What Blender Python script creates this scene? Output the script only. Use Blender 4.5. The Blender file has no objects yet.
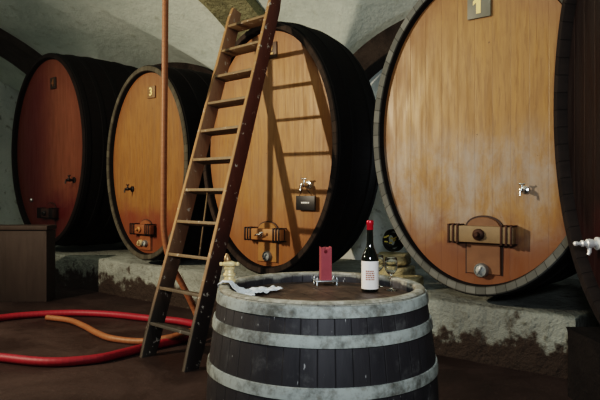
import bpy, bmesh, math, random
from mathutils import Vector, Matrix, noise
random.seed(7)
C = bpy.context.scene.collection
PI = math.pi
A = math.atan(.83)                      # direction the cask axes run (from straight ahead towards the right)
SA, CA = math.sin(A), math.cos(A)
F, HY, EYE = 610.0, 193.0, 1.5
def W(u, c, z=0.0):                     # row coordinates (u along the row, c away from it) to world
    return Vector((u*CA + c*SA, -u*SA + c*CA, z))
def floor_pt(px, py, z=0.0):            # where a sight line meets a level plane
    y = (EYE - z)*F/(py - HY)
    return Vector(((px-300)/F*y, y, z))
def smooth(x): x = max(0, min(1, x)); return x*x*(3-2*x)

# ------------------------------------------------------------------ materials
class NT:
    def __init__(s, name):
        s.m = bpy.data.materials.new(name); s.m.use_nodes = True
        s.t = s.m.node_tree; s.t.nodes.clear()
        s.out = s.n('ShaderNodeOutputMaterial'); s.b = s.n('ShaderNodeBsdfPrincipled')
        s.t.links.new(s.b.outputs[0], s.out.inputs[0])
    def n(s, typ, **kw):
        nd = s.t.nodes.new(typ)
        for k, v in kw.items(): setattr(nd, k, v)
        return nd
    def set(s, sock, v):
        if hasattr(v, 'is_output') or isinstance(v, bpy.types.NodeSocket): s.t.links.new(v, sock)
        elif isinstance(v, (tuple, list)) and len(v) == 3 and sock.type == 'RGBA': sock.default_value = (*v, 1)
        else: sock.default_value = v
    def math(s, op, a, b=0.0, c=0.0, clamp=False):
        nd = s.n('ShaderNodeMath', operation=op); nd.use_clamp = clamp
        s.set(nd.inputs[0], a); s.set(nd.inputs[1], b); s.set(nd.inputs[2], c); return nd.outputs[0]
    def coord(s, kind='Object'): return s.n('ShaderNodeTexCoord').outputs[kind]
    def sep(s, v):
        nd = s.n('ShaderNodeSeparateXYZ'); s.set(nd.inputs[0], v); return nd.outputs
    def comb(s, x, y, z):
        nd = s.n('ShaderNodeCombineXYZ')
        for i, v in enumerate((x, y, z)): s.set(nd.inputs[i], v)
        return nd.outputs[0]
    def scale(s, v, sc):
        nd = s.n('ShaderNodeVectorMath', operation='MULTIPLY'); s.set(nd.inputs[0], v); nd.inputs[1].default_value = sc; return nd.outputs[0]
    def noise(s, v, sc, det=4.0, rough=.55, dist=0.0):
        nd = s.n('ShaderNodeTexNoise'); s.set(nd.inputs['Vector'], v)
        nd.inputs['Scale'].default_value = sc; nd.inputs['Detail'].default_value = det
        nd.inputs['Roughness'].default_value = rough; nd.inputs['Distortion'].default_value = dist
        return nd.outputs['Fac']
    def white(s, v):
        nd = s.n('ShaderNodeTexWhiteNoise', noise_dimensions='1D'); s.set(nd.inputs['W'], v); return nd.outputs['Value']
    def mix(s, f, a, b, blend='MIX'):
        nd = s.n('ShaderNodeMix', data_type='RGBA', blend_type=blend); nd.clamp_factor = True
        s.set(nd.inputs[0], f); s.set(nd.inputs[6], a); s.set(nd.inputs[7], b); return nd.outputs[2]
    def ramp(s, f, lo, hi, a=0.0, b=1.0):
        nd = s.n('ShaderNodeMapRange'); nd.clamp = True; nd.interpolation_type = 'SMOOTHSTEP'
        s.set(nd.inputs[0], f)
        for i, v in enumerate((lo, hi, a, b)): nd.inputs[1+i].default_value = v
        return nd.outputs[0]
    def bump(s, h, st=.3, d=.01):
        nd = s.n('ShaderNodeBump'); nd.inputs['Strength'].default_value = st; nd.inputs['Distance'].default_value = d
        s.set(nd.inputs['Height'], h); s.t.links.new(nd.outputs[0], s.b.inputs['Normal'])
    def fin(s, col, rough=.6, metal=0.0, spec=.5):
        s.set(s.b.inputs['Base Color'], col); s.set(s.b.inputs['Roughness'], rough)
        s.set(s.b.inputs['Metallic'], metal); s.set(s.b.inputs['Specular IOR Level'], spec); return s.m

def mat_plain(name, col, rough=.6, metal=0.0, var=.35, sc=14.0, spec=.5):
    n = NT(name); co = n.coord(); f = n.noise(co, sc)
    dark = tuple(c*(1-var) for c in col)
    n.bump(f, .15, .003)
    return n.fin(n.mix(f, dark, col), rough, metal, spec)

def mat_head(name, c1, c2, red, red_amt, sheen_amt, b, plank=.135, rough=.42, left_red_shade=0.0, lo=.05):
    """upright oak boards of a cask head; object origin is the centre of the head"""
    n = NT(name); co = n.coord(); x, y, z = n.sep(co)
    idx = n.math('FLOOR', n.math('DIVIDE', n.math('ADD', x, 5.0), plank))
    fr = n.math('FRACT', n.math('DIVIDE', n.math('ADD', x, 5.0), plank))
    seam = n.math('SUBTRACT', 1.0, n.ramp(n.math('ABSOLUTE', n.math('SUBTRACT', fr, .5)), .478, .5))
    w = n.white(idx)
    off = n.comb(n.math('MULTIPLY', w, 7.0), y, n.math('ADD', z, n.math('MULTIPLY', w, 9.0)))
    va = n.n('ShaderNodeVectorMath', operation='ADD'); n.set(va.inputs[0], co); n.set(va.inputs[1], off)
    g = n.noise(n.scale(va.outputs[0], (70, 1, 2.2)), 1.0, 6, .6, .6)
    g2 = n.noise(n.scale(va.outputs[0], (14, 1, .9)), 1.0, 3, .5, .3)
    col = n.mix(g, c2, c1)
    col = n.mix(n.math('MULTIPLY', n.ramp(g2, .38, .68), .5), col, tuple(v*q for v, q in zip(c1, (.56, .5, .42))))
    g3 = n.noise(n.scale(va.outputs[0], (30, 1, 1.3)), 1.0, 4, .7, .4)
    col = n.mix(n.math('MULTIPLY', n.ramp(g3, .47, .66), .62), col, tuple(v*q for v, q in zip(c1, (.48, .42, .36))))
    pat = n.noise(co, 1.7, 5, .65, .6)
    col = n.mix(n.math('MULTIPLY', n.ramp(pat, .48, .72), .6), col, tuple(v*q for v, q in zip(c1, (.62, .55, .5))))
    col = n.mix(n.math('MULTIPLY', n.math('SUBTRACT', w, .5), .35, clamp=True), col, tuple(v*.55 for v in c1))
    blot = n.noise(co, 2.6, 5, .6, .8)
    # wine stain, strongest low down
    low = n.ramp(n.math('ADD', z, n.math('MULTIPLY', blot, .9)), -b*lo, -b*.62+.35-b*lo*.5)
    lf = n.ramp(n.math('ADD', x, n.math('MULTIPLY', blot, .5)), .55, -.25)
    sm = n.math('MULTIPLY', low, red_amt)
    if left_red_shade: sm = n.math('MAXIMUM', sm, n.math('MULTIPLY', lf, left_red_shade))  # dark red left side: wine stain plus shade painted into the colour
    col = n.mix(sm, col, red)
    er = n.math('SQRT', n.math('ADD', n.math('POWER', n.math('DIVIDE', x, b*.712), 2.0), n.math('POWER', n.math('DIVIDE', z, b), 2.0)))
    er = n.math('ADD', er, n.math('MULTIPLY', n.math('SUBTRACT', blot, .5), .35))
    col = n.mix(n.math('MULTIPLY', n.ramp(er, .70, 1.02), .55), col, tuple(v*q for v, q in zip(c1, (.50, .36, .34))))  # darker and redder towards the rim
    if sheen_amt:  # reflected sheen painted in as a mottled grey band across the lower boards
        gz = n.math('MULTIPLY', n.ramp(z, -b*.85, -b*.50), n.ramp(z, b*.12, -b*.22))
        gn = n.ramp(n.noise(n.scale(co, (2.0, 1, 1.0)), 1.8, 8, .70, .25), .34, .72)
        col = n.mix(n.math('MULTIPLY', n.math('MULTIPLY', gz, gn), sheen_amt), col, (.34, .31, .29))
    spots = n.ramp(n.noise(co, 17.0, 2, .5), .74, .79)
    col = n.mix(n.math('MULTIPLY', spots, .75), col, (.05, .022, .012))
    col = n.mix(n.math('MULTIPLY', n.math('SUBTRACT', 1.0, seam), .30), col, (.06, .025, .01))
    n.bump(n.math('ADD', n.math('MULTIPLY', g, .3), seam), .35, .004)
    rg = n.ramp(g2, .2, .8, rough-.1, rough+.15)
    return n.fin(col, rg, 0, .45)

def mat_stave(name, dark, light, chime, N=72, chime_rough=.8, amt=.5):
    """curved staves; the sawn ends at the front are paler. Object origin is the centre of the head"""
    n = NT(name); co = n.coord(); x, y, z = n.sep(co)
    ang = n.math('DIVIDE', n.math('ADD', n.math('ARCTAN2', z, n.math('MULTIPLY', x, 1.35)), PI), 2*PI/N)
    fr = n.math('FRACT', ang); w = n.white(n.math('FLOOR', ang))
    seam = n.ramp(n.math('ABSOLUTE', n.math('SUBTRACT', fr, .5)), .46, .5)
    g = n.noise(n.scale(co, (12, 1.5, 12)), 1.0, 5, .6)
    col = n.mix(n.math('MULTIPLY', g, .8), dark, light)
    geo = n.n('ShaderNodeNewGeometry')
    tr = n.n('ShaderNodeVectorTransform', vector_type='NORMAL', convert_from='WORLD', convert_to='OBJECT')
    n.set(tr.inputs[0], geo.outputs['True Normal']); nx, ny, nz = n.sep(tr.outputs[0])
    front = n.math('MULTIPLY', n.ramp(ny, -.3, -.7), n.ramp(y, .2, .1))
    cn = n.noise(co, 6.0, 5, .7)
    ch = n.mix(n.math('MULTIPLY', n.math('ADD', w, cn), .5), tuple(v*.38 for v in chime), chime)
    col = n.mix(n.math('MULTIPLY', front, amt), col, ch)
    col = n.mix(n.math('MULTIPLY', seam, .8), col, (.006, .004, .003))
    n.bump(n.math('SUBTRACT', g, seam), .5, .006)
    return n.fin(col, n.ramp(front, 0, 1, .8, chime_rough), 0, .15)

def mat_plaster(name, c1, c2, stain, amt=.6, sc=1.1, bump=.5, peel=0.0, peelcol=(.1,.07,.05), zhi=.45):
    n = NT(name); co = n.coord()
    a = n.noise(co, sc, 6, .62, .4); b_ = n.noise(co, sc*6, 5, .6); d = n.noise(co, sc*22, 3, .6)
    col = n.mix(n.ramp(a, .3, .7), c1, c2)
    col = n.mix(n.math('MULTIPLY', n.ramp(b_, .56, .74), amt), col, stain)
    if peel:
        x, y, z = n.sep(co)
        pz = n.math('ADD', n.math('MULTIPLY', n.ramp(z, zhi, 0.03), .34), n.noise(co, 4.0, 6, .65))
        col = n.mix(n.math('MULTIPLY', n.ramp(pz, .58, .72), peel), col, peelcol)
    h = n.math('ADD', n.math('ADD', n.math('MULTIPLY', a, 2.0), b_), n.math('MULTIPLY', d, .35))
    n.bump(h, bump, .05)
    return n.fin(col, .9, 0, .2)

M = {}
M['vault'] = mat_plaster('vault_plaster', (.50, .56, .52), (.64, .69, .64), (.34, .37, .30), .45, .8, .35)
M['wall'] = mat_plaster('wall_plaster', (.58, .62, .60), (.74, .78, .75), (.10, .09, .06), .75, .9, .4)
M['stone_dark'] = mat_plaster('arch_stone', (.022, .017, .015), (.055, .043, .036), (.01, .009, .008), .6, 2.2, .8)
M['rib'] = mat_plaster('rib_stone', (.17, .165, .105), (.29, .275, .17), (.07, .062, .04), .7, 2.2, .9)
M['rib_brown'] = mat_plaster('rib_brown_plaster', (.065, .05, .043), (.11, .088, .075), (.05, .04, .03), .4, 1.5, .4)
M['plinth'] = mat_plaster('limewashed_plinth', (.17, .18, .165), (.29, .31, .28), (.08, .075, .055), .7, 1.6, .8, 1.0, (.045, .034, .028), .42)
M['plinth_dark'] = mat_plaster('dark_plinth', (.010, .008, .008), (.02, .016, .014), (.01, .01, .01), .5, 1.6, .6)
M['rubble'] = mat_plaster('rubble_stone', (.46, .38, .20), (.62, .54, .34), (.14, .10, .05), .8, 5, .9)
# floor
n = NT('cellar_floor'); co = n.coord(); a = n.noise(co, 1.3, 6, .6, .5); b_ = n.noise(co, 18, 5, .65)
col = n.mix(n.ramp(a, .3, .7), (.022, .013, .011), (.045, .028, .024)); col = n.mix(n.math('MULTIPLY', n.ramp(b_, .55, .8), .5), col, (.11, .075, .065))
col = n.mix(n.ramp(n.noise(co, 37, 2, .5), .76, .8), col, (.16, .13, .12))
n.bump(n.math('ADD', a, n.math('MULTIPLY', b_, .4)), .5, .02); M['floor'] = n.fin(col, n.ramp(a, .35, .65, .5, .8), 0, .35)

OAK1, OAK2 = (.60, .33, .10), (.44, .205, .055)
M['head_1'] = mat_head('oak_head_wine_red', (.19, .080, .045), (.14, .045, .026), (.075, .010, .012), .98, 0, 1.5, left_red_shade=.85)
M['head_2'] = mat_head('oak_head_amber', (.28, .148, .050), (.19, .088, .028), (.13, .028, .018), .75, 0, 1.25)
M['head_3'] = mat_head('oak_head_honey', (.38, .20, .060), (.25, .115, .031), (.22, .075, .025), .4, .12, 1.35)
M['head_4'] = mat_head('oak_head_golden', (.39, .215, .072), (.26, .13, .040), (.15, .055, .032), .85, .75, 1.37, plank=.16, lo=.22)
M['head_5'] = mat_head('oak_head_dark', (.016, .008, .007), (.010, .005, .005), (.04, .008, .007), .8, 0, 1.4)
M['stave_dark'] = mat_stave('black_staves', (.006, .005, .005), (.014, .011, .010), (.022, .016, .014), amt=.8)
M['stave_brown'] = mat_stave('brown_chime_staves', (.006, .005, .005), (.014, .011, .010), (.060, .045, .036), amt=.9)
M['stave_grey'] = mat_stave('grey_chime_staves', (.010, .008, .008), (.026, .021, .019), (.21, .21, .19), amt=1.0)
M['stave_olive'] = mat_stave('olive_chime_staves', (.006, .005, .005), (.014, .011, .010), (.12, .11, .085), amt=.9)
M['stave_edge'] = mat_stave('dark_grey_chime_staves', (.010, .008, .008), (.045, .034, .030), (.035, .028, .026), amt=.9)
M['hoop'] = mat_plain('black_hoop_iron', (.007, .006, .006), .75, 0, .5, spec=.2)
M['iron'] = mat_plain('black_iron', (.035, .033, .034), .45, .6, .5)
M['rust'] = mat_plain('rusty_iron', (.09, .045, .03), .6, .5, .6, 30)
M['steel'] = mat_plain('bright_steel', (.85, .85, .83), .22, 1.0, .15)
M['chrome'] = mat_plain('worn_nickel', (.9, .9, .88), .35, .35, .2)
M['brass'] = mat_plain('brass', (.86, .70, .40), .42, .25, .3, 30)
M['black'] = mat_plain('black_paint', (.008, .008, .009), .45)
M['plate'] = mat_plain('grey_plate', (.17, .16, .12), .5)
M['plate_brown'] = mat_plain('brown_plate', (.10, .055, .03), .55)
M['numeral'] = mat_plain('yellow_numeral', (.85, .62, .27), .5, 0, .1)
M['numeral_dim'] = mat_plain('tan_numeral', (.55, .36, .14), .5, 0, .15)
M['numeral_faint'] = mat_plain('faint_numeral', (.17, .08, .03), .5)
M['plate_tan'] = mat_plain('tan_plate', (.20, .115, .05), .5)
M['plate_dark'] = mat_plain('dark_plate', (.03, .018, .013), .5)
M['white'] = mat_plain('white_paint', (.75, .75, .72), .5, 0, .1)
M['oldwood'] = mat_plain('old_bar_wood', (.30, .20, .105), .6, 0, .5, 9)
M['orangewood'] = mat_plain('orange_bar_wood', (.42, .19, .06), .55, 0, .5, 9)
M['darkbar'] = mat_plain('dark_bar_wood', (.04, .02, .015), .6)
M['door_4'] = mat_plain('door_oak_brown', (.24, .115, .055), .5, 0, .5, 9)
M['door_3'] = mat_plain('door_oak_honey', (.37, .18, .05), .5, 0, .45, 9)
M['door_2'] = mat_plain('door_oak_amber', (.26, .10, .04), .5, 0, .5, 9)
M['door_1'] = mat_plain('door_oak_red', (.09, .018, .014), .5, 0, .5, 9)
M['dial'] = mat_plain('pale_dial', (.55, .56, .52), .5, 0, .6, 45)
def mat_hose(name, c, c2, axis=None):
    n = NT(name); co = n.coord(); f = n.noise(co, 9, 5, .6)
    g = n.n('ShaderNodeUVMap'); 
    uvx, uvy, _ = n.sep(g.outputs[0])
    rib = n.math('ABSOLUTE', n.math('SUBTRACT', n.math('FRACT', n.math('MULTIPLY', uvy, 1.0)), .5))
    col = n.mix(f, c2, c); col = n.mix(n.math('MULTIPLY', n.ramp(rib, .3, .5), .25), col, tuple(v*.4 for v in c))
    n.bump(rib, .4, .004)
    return n.fin(col, .55, 0, .4)
M['hose_red'] = mat_hose('red_hose', (.30, .014, .030), (.17, .008, .016))
M['hose_orange'] = mat_hose('orange_hose', (.27, .115, .05), (.19, .07, .028))
def mat_ladder(name, c1, c2, dirt, zlo, zhi, splash):
    n = NT(name); co = n.coord(); x, y, z = n.sep(co)
    g = n.noise(n.scale(co, (30, 30, 3)), 1.0, 5, .6); bl = n.noise(co, 7, 5, .65)
    col = n.mix(g, c1, c2)
    low = n.ramp(n.math('ADD', z, n.math('MULTIPLY', bl, .5)), zhi, zlo)
    col = n.mix(n.math('MULTIPLY', low, .93), col, dirt)
    sp = n.ramp(n.noise(co, 14, 4, .65), .62, .68)
    col = n.mix(n.math('MULTIPLY', sp, splash), col, (.62, .58, .52))
    n.bump(g, .3, .003); return n.fin(col, .6, 0, .35)
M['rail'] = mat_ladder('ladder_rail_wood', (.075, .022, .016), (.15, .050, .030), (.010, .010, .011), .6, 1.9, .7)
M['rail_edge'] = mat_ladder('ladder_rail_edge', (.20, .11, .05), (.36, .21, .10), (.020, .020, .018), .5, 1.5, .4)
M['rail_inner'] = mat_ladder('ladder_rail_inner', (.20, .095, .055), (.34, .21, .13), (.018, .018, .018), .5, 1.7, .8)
M['tread'] = mat_ladder('ladder_tread_wood', (.12, .083, .046), (.22, .155, .088), (.035, .035, .032), .5, 1.4, .5)
# vat
def mat_vat():
    n = NT('vat_staves'); co = n.coord(); x, y, z = n.sep(co)
    ang = n.math('DIVIDE', n.math('ADD', n.math('ARCTAN2', y, x), PI), 2*PI/46)
    fr = n.math('FRACT', ang); w = n.white(n.math('FLOOR', ang))
    seam = n.ramp(n.math('ABSOLUTE', n.math('SUBTRACT', fr, .5)), .455, .5)
    g = n.noise(n.scale(co, (14, 14, 2)), 1.0, 6, .65); m = n.noise(co, 9, 6, .7)
    col = n.mix(g, (.010, .010, .013), (.05, .048, .052))
    col = n.mix(n.math('MULTIPLY', w, .3), col, (.030, .025, .026))
    top = n.ramp(n.math('ADD', z, n.math('MULTIPLY', m, .05)), 1.07, 1.088)
    mould = n.math('MULTIPLY', n.ramp(m, .52, .78), .5)
    col = n.mix(mould, col, (.17, .17, .16))
    sp = n.ramp(n.noise(n.scale(co, (1, 1, .35)), 60, 2, .5), .72, .76)
    col = n.mix(n.math('MULTIPLY', sp, .7), col, (.45, .45, .44))
    col = n.mix(n.math('MULTIPLY', top, .8), col, (.36, .35, .29))
    col = n.mix(n.math('MULTIPLY', seam, .45), col, (.008, .007, .007))
    n.bump(n.math('SUBTRACT', g, seam), .6, .005); return n.fin(col, .55, 0, .4)
M['vat'] = mat_vat()
n = NT('vat_hoop_mouldy'); co = n.coord(); m = n.noise(co, 7, 6, .7); m2 = n.noise(co, 40, 3, .6)
col = n.mix(n.ramp(m, .34, .6), (.09, .09, .078), (.35, .38, .355)); col = n.mix(n.math('MULTIPLY', n.ramp(m2, .5, .7), .4), col, (.16, .14, .11))
n.bump(m2, .3, .003); M['hoop_pale'] = n.fin(col, .75, 0, .3)
n = NT('vat_top_boards'); co = n.coord(); x, y, z = n.sep(co)
fr = n.math('FRACT', n.math('DIVIDE', n.math('ADD', n.math('ADD', x, n.math('MULTIPLY', y, .35)), 5.0), .12))
seam = n.ramp(n.math('ABSOLUTE', n.math('SUBTRACT', fr, .5)), .47, .5)
g = n.noise(co, 9, 6, .7, .5)
col = n.mix(n.ramp(g, .35, .7), (.030, .018, .013), (.115, .075, .052)); col = n.mix(n.math('MULTIPLY', seam, .8), col, (.01, .006, .005))
n.bump(n.math('SUBTRACT', g, seam), .5, .004); M['vat_top'] = n.fin(col, .5, 0, .45)
# small things
def mat_glass(name, col, rough=.02, tr=1.0):
    n = NT(name); f = n.noise(n.coord(), 20, 2)
    n.set(n.b.inputs['Transmission Weight'], tr); n.b.inputs['IOR'].default_value = 1.45
    return n.fin(n.mix(f, col, tuple(min(1, v*1.05) for v in col)), rough)
M['glass'] = mat_glass('clear_glass', (.94, .96, .95))
M['bottle'] = mat_plain('dark_bottle_glass', (.006, .008, .006), .06, 0, .2, 5, .8)
M['capsule'] = mat_plain('red_capsule', (.50, .012, .03), .3, .3)
M['paper'] = mat_plain('label_paper', (.80, .76, .72), .7, 0, .05)
M['print'] = mat_plain('russet_print', (.42, .16, .09), .7)
M['wax'] = mat_plain('red_wax', (.36, .07, .085), .7, 0, .35, 25)
M['wax_dark'] = mat_plain('dark_melted_wax', (.14, .012, .018), .85)
M['cloth'] = mat_plain('white_cloth', (.70, .73, .76), .9, 0, .15, 30)
M['zinc'] = mat_plain('zinc_metal', (.42, .45, .46), .35, .7, .3, 40)
n = NT('box_boards'); co = n.coord(); x, y, z = n.sep(co); g = n.noise(n.scale(co, (9, 9, 1.5)), 1.5, 5, .6)
fr = n.math('FRACT', n.math('DIVIDE', n.math('ADD', x, 5.0), .3)); seam = n.ramp(n.math('ABSOLUTE', n.math('SUBTRACT', fr, .5)), .49, .5)
col = n.mix(g, (.03, .021, .018), (.065, .050, .043)); col = n.mix(n.math('MULTIPLY', seam, .6), col, (.02, .015, .012))
n.bump(n.math('SUBTRACT', g, seam), .3, .004); M['boxwood'] = n.fin(col, .7, 0, .3)
n = NT('dry_bundle'); co = n.coord(); f = n.noise(co, 26, 4, .6)
M['bundle'] = n.fin(n.mix(n.ramp(f, .55, .62), (.008, .008, .007), (.05, .045, .02)), .7)
M['yellow'] = mat_plain('yellow_flecks', (.80, .66, .16), .6)

# ------------------------------------------------------------------ mesh helpers
def link(name, bm, mat, parent=None, loc=(0,0,0), rot=None, smooth_=False, angle=None):
    me = bpy.data.meshes.new(name)
    bmesh.ops.recalc_face_normals(bm, faces=bm.faces[:]) if not getattr(bm, '_keep', False) else None
    bm.to_mesh(me); bm.free()
    mats = mat if isinstance(mat, (list, tuple)) else [mat]
    for m in mats: me.materials.append(m)
    if smooth_ or angle:
        for p in me.polygons: p.use_smooth = True
        if angle: me.set_sharp_from_angle(angle=math.radians(angle))
    o = bpy.data.objects.new(name, me); C.objects.link(o); o.location = loc
    if rot: o.rotation_euler = rot
    if parent: o.parent = parent
    return o
def thing(name, label, cat, loc=(0,0,0), rotz=0.0, group=None):
    o = bpy.data.objects.new(name, None); C.objects.link(o); o.empty_display_size = .1
    o.location = loc; o.rotation_euler = (0, 0, rotz); o['label'] = label; o['category'] = cat
    if group: o['group'] = group
    return o
def tag(o, label, cat, group=None):
    o['label'] = label; o['category'] = cat
    if group: o['group'] = group
    return o
def struct(o, label=None, cat=None):
    o['kind'] = 'structure'
    if label: o['label'] = label
    if cat: o['category'] = cat
    return o
def add_box(bm, c, s, bev=0.0, rot=None, mi=0, seg=2):
    r = bmesh.ops.create_cube(bm, size=1.0)
    vs = r['verts']
    for v in vs: v.co = Vector((v.co.x*s[0], v.co.y*s[1], v.co.z*s[2]))
    fs = list({f for v in vs for f in v.link_faces})
    if bev:
        es = list({e for v in vs for e in v.link_edges})
        k = bmesh.ops.bevel(bm, geom=es, offset=bev, segments=seg, affect='EDGES', profile=.6)
        vs = list({v for f in k['faces'] for v in f.verts} | {v for v in vs if v.is_valid})
        fs = list({f for v in vs for f in v.link_faces})
    for v in vs:
        if rot: v.co = rot @ v.co
        v.co += Vector(c)
    for f in fs: f.material_index = mi
    return vs
def add_lathe(bm, prof, seg=32, mtx=None, mi=0, closed=False):
    rings = []
    for r, z in prof:
        if r < 1e-5: rings.append([bm.verts.new((0, 0, z))])
        else: rings.append([bm.verts.new((r*math.cos(2*PI*i/seg), r*math.sin(2*PI*i/seg), z)) for i in range(seg)])
    prs = list(zip(rings, rings[1:])) + ([(rings[-1], rings[0])] if closed else [])
    for a, b in prs:
        for i in range(seg):
            j = (i+1) % seg
            q = [a[0]] if len(a) == 1 else [a[i], a[j]]
            q += [b[0]] if len(b) == 1 else [b[j], b[i]]
            if len(q) > 2: bm.faces.new(q).material_index = mi
    if mtx:
        for R in rings:
            for v in R: v.co = mtx @ v.co
def catmull(P, n=10):
    P = [Vector(p) for p in P]; P = [2*P[0]-P[1]] + P + [2*P[-1]-P[-2]]; out = []
    for i in range(1, len(P)-2):
        for k in range(n):
            t = k/n; p0, p1, p2, p3 = P[i-1:i+3]
            out.append(.5*((2*p1)+(-p0+p2)*t+(2*p0-5*p1+4*p2-p3)*t*t+(-p0+3*p1-3*p2+p3)*t**3))
    out.append(P[-2]); return out
def add_tube(bm, pts, r, seg=10, caps=True, uv=False):
    pts = [Vector(p) for p in pts]
    d0 = (pts[1]-pts[0]).normalized(); up = Vector((0,0,1)) if abs(d0.z) < .9 else Vector((1,0,0))
    nrm = d0.cross(up).normalized(); rings = []; L = [0.0]
    for i, p in enumerate(pts):
        d = (pts[min(i+1, len(pts)-1)]-pts[max(i-1, 0)]).normalized()
        nrm = (nrm - d*nrm.dot(d)).normalized(); bn = d.cross(nrm)
        rr = r[i] if isinstance(r, list) else r
        rings.append([bm.verts.new(p + rr*(math.cos(2*PI*k/seg)*nrm+math.sin(2*PI*k/seg)*bn)) for k in range(seg)])
        if i: L.append(L[-1]+(p-pts[i-1]).length)
    lay = bm.loops.layers.uv.verify() if uv else None
    for i in range(len(rings)-1):
        a, b = rings[i], rings[i+1]
        for k in range(seg):
            f = bm.faces.new([a[k], a[(k+1) % seg], b[(k+1) % seg], b[k]])
            if uv:
                for l, (uu, vv) in zip(f.loops, ((k, i), (k+1, i), (k+1, i+1), (k, i+1))):
                    l[lay].uv = (uu/seg, L[vv]/.055)
    if caps: bm.faces.new(rings[0][::-1]); bm.faces.new(rings[-1])
AXF = Matrix.Rotation(PI/2, 4, 'X')      # local +z of a lathe turned to point out of a cask head (local -y)
def T(x, y, z): return Matrix.Translation((x, y, z))

# ------------------------------------------------------------------ the room
WU0, WU1, WC0, WC1 = -15.0, 4.2, -1.4, 7.64
PIER = -6.6; BAY = 6.2; SPR = 2.6
def main_h(c):
    t = (c-3.12)/4.52; return SPR + 2.57*math.sqrt(max(0, 1-t*t))
def bay_t(u):                               # distance from the middle of the bay
    k = (u-PIER)/BAY; return (k-math.floor(k)-.5)*BAY
def cross_h(u, c):
    t = abs(bay_t(u))/2.35
    if t >= 1: return 0
    d = min(abs(WC1-c), abs(c-WC0))
    return SPR + (1.34+.42*d)*math.sqrt(1-t*t)
def ceil_h(u, c): return max(main_h(c), cross_h(u, c))
bm = bmesh.new()
NU, NC = 340, 190
grid = []
for i in range(NU+1):
    row = []
    for j in range(NC+1):
        u = WU0+(WU1-WU0)*i/NU
        c = 3.12-4.52*math.cos(PI*j/NC)
        c = max(WC0, min(WC1, c))
        p = W(u, c, ceil_h(u, c)+.012*noise.noise(Vector((u*1.3, c*1.3, 0))))
        row.append(bm.verts.new(p))
    grid.append(row)
for i in range(NU):
    for j in range(NC):
        bm.faces.new([grid[i][j], grid[i+1][j], grid[i+1][j+1], grid[i][j+1]])
ceil = struct(link('ceiling', bm, M['vault'], angle=25), 'whitewashed groin vault of the cellar', 'ceiling')
# floor
bm = bmesh.new(); P = [W(WU0-.2, WC0-.2), W(WU1+.2, WC0-.2), W(WU1+.2, WC1+.2), W(WU0-.2, WC1+.2)]
vs = [bm.verts.new(p) for p in P]; bm.faces.new(vs); bmesh.ops.subdivide_edges(bm, edges=bm.edges[:], cuts=3, use_grid_fill=True)
r = bmesh.ops.extrude_face_region(bm, geom=bm.faces[:]); bmesh.ops.translate(bm, verts=[v for v in r['geom'] if isinstance(v, bmesh.types.BMVert)], vec=(0,0,-.2))
struct(link('floor', bm, M['floor']), 'dark brown trodden cellar floor', 'floor')
def wall(name, fn, a0, a1, top, label, n_=140, rough_=.02):
    """upright sheet, fn(a)->(u,c); its upper edge follows top(a)"""
    bm = bmesh.new(); cols = []
    for i in range(n_+1):
        a = a0+(a1-a0)*i/n_; u, c = fn(a); h = top(a)
        cols.append([bm.verts.new(W(u, c, h*j/24)) for j in range(25)])
    for i in range(n_):
        for j in range(24): bm.faces.new([cols[i][j], cols[i+1][j], cols[i+1][j+1], cols[i][j+1]])
    return struct(link(name, bm, M['wall'], smooth_=True), label, 'wall')
wall('wall_back', lambda a: (a, WC1), WU0, WU1, lambda a: ceil_h(a, WC1-.001)+.05, 'pale plastered wall behind the row of casks', 300)
wall('wall_front', lambda a: (a, WC0), WU0, WU1, lambda a: ceil_h(a, WC0+.001)+.05, 'plastered wall opposite the casks', 300)
wall('wall_left', lambda a: (WU0, a), WC0, WC1, lambda a: ceil_h(WU0, a)+.05, 'stained pale end wall beyond the far cask')
wall('wall_right', lambda a: (WU1, a), WC0, WC1, lambda a: ceil_h(WU1, a)+.05, 'plastered end wall on the near side')
# transverse ribs
def rib(name, uc, w, mat, label):
    bm = bmesh.new(); rows = []
    for j in range(81):
        th = PI*j/80; c = 3.12-4.50*math.cos(th); z = SPR+2.55*math.sin(th)
        nx, nz = -math.cos(th), math.sin(th)
        jit = .012*noise.noise(Vector((c*3, uc, 1)))
        row = []
        for du, d in ((-w/2, -.06), (-w/2, .14+jit), (-w/6, .15+jit), (w/6, .15+jit), (w/2, .14+jit), (w/2, -.06)):
            row.append(bm.verts.new(W(uc+du+.012*noise.noise(Vector((c*2, du, 5))), c-nx*d, z-nz*d)))
        rows.append(row)
    for a, b in zip(rows, rows[1:]):
        for k in range(5): bm.faces.new([a[k], a[k+1], b[k+1], b[k]])
    for c0 in (WC0, WC1):       # engaged pier under each springing
        s = -1 if c0 == WC1 else 1
        add_box(bm, (0, 0, 0), (w, .17, SPR+.1))
    bm.verts.ensure_lookup_table()
    n0 = len(bm.verts)-16
    for q in range(2):
        c0, s = (WC0, 1) if q == 0 else (WC1, -1)
        for v in bm.verts[n0+q*8:n0+q*8+8]:
            v.co = W(uc+v.co.x, c0+s*(.085+v.co.y*1.0), v.co.z+(SPR+.1)/2)
    return struct(link(name, bm, mat, angle=40), label, 'vault rib')
rib('trim_1', PIER, .78, M['rib'], 'mossy green-brown vault rib coming down behind the cask with the ladder')
rib('trim_2', PIER-BAY, .95, M['rib_brown'], 'dark brown vault rib above the leftmost cask')
rib('trim_3', PIER+BAY, .78, M['rib'], 'vault rib above the row near the rightmost cask')
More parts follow.
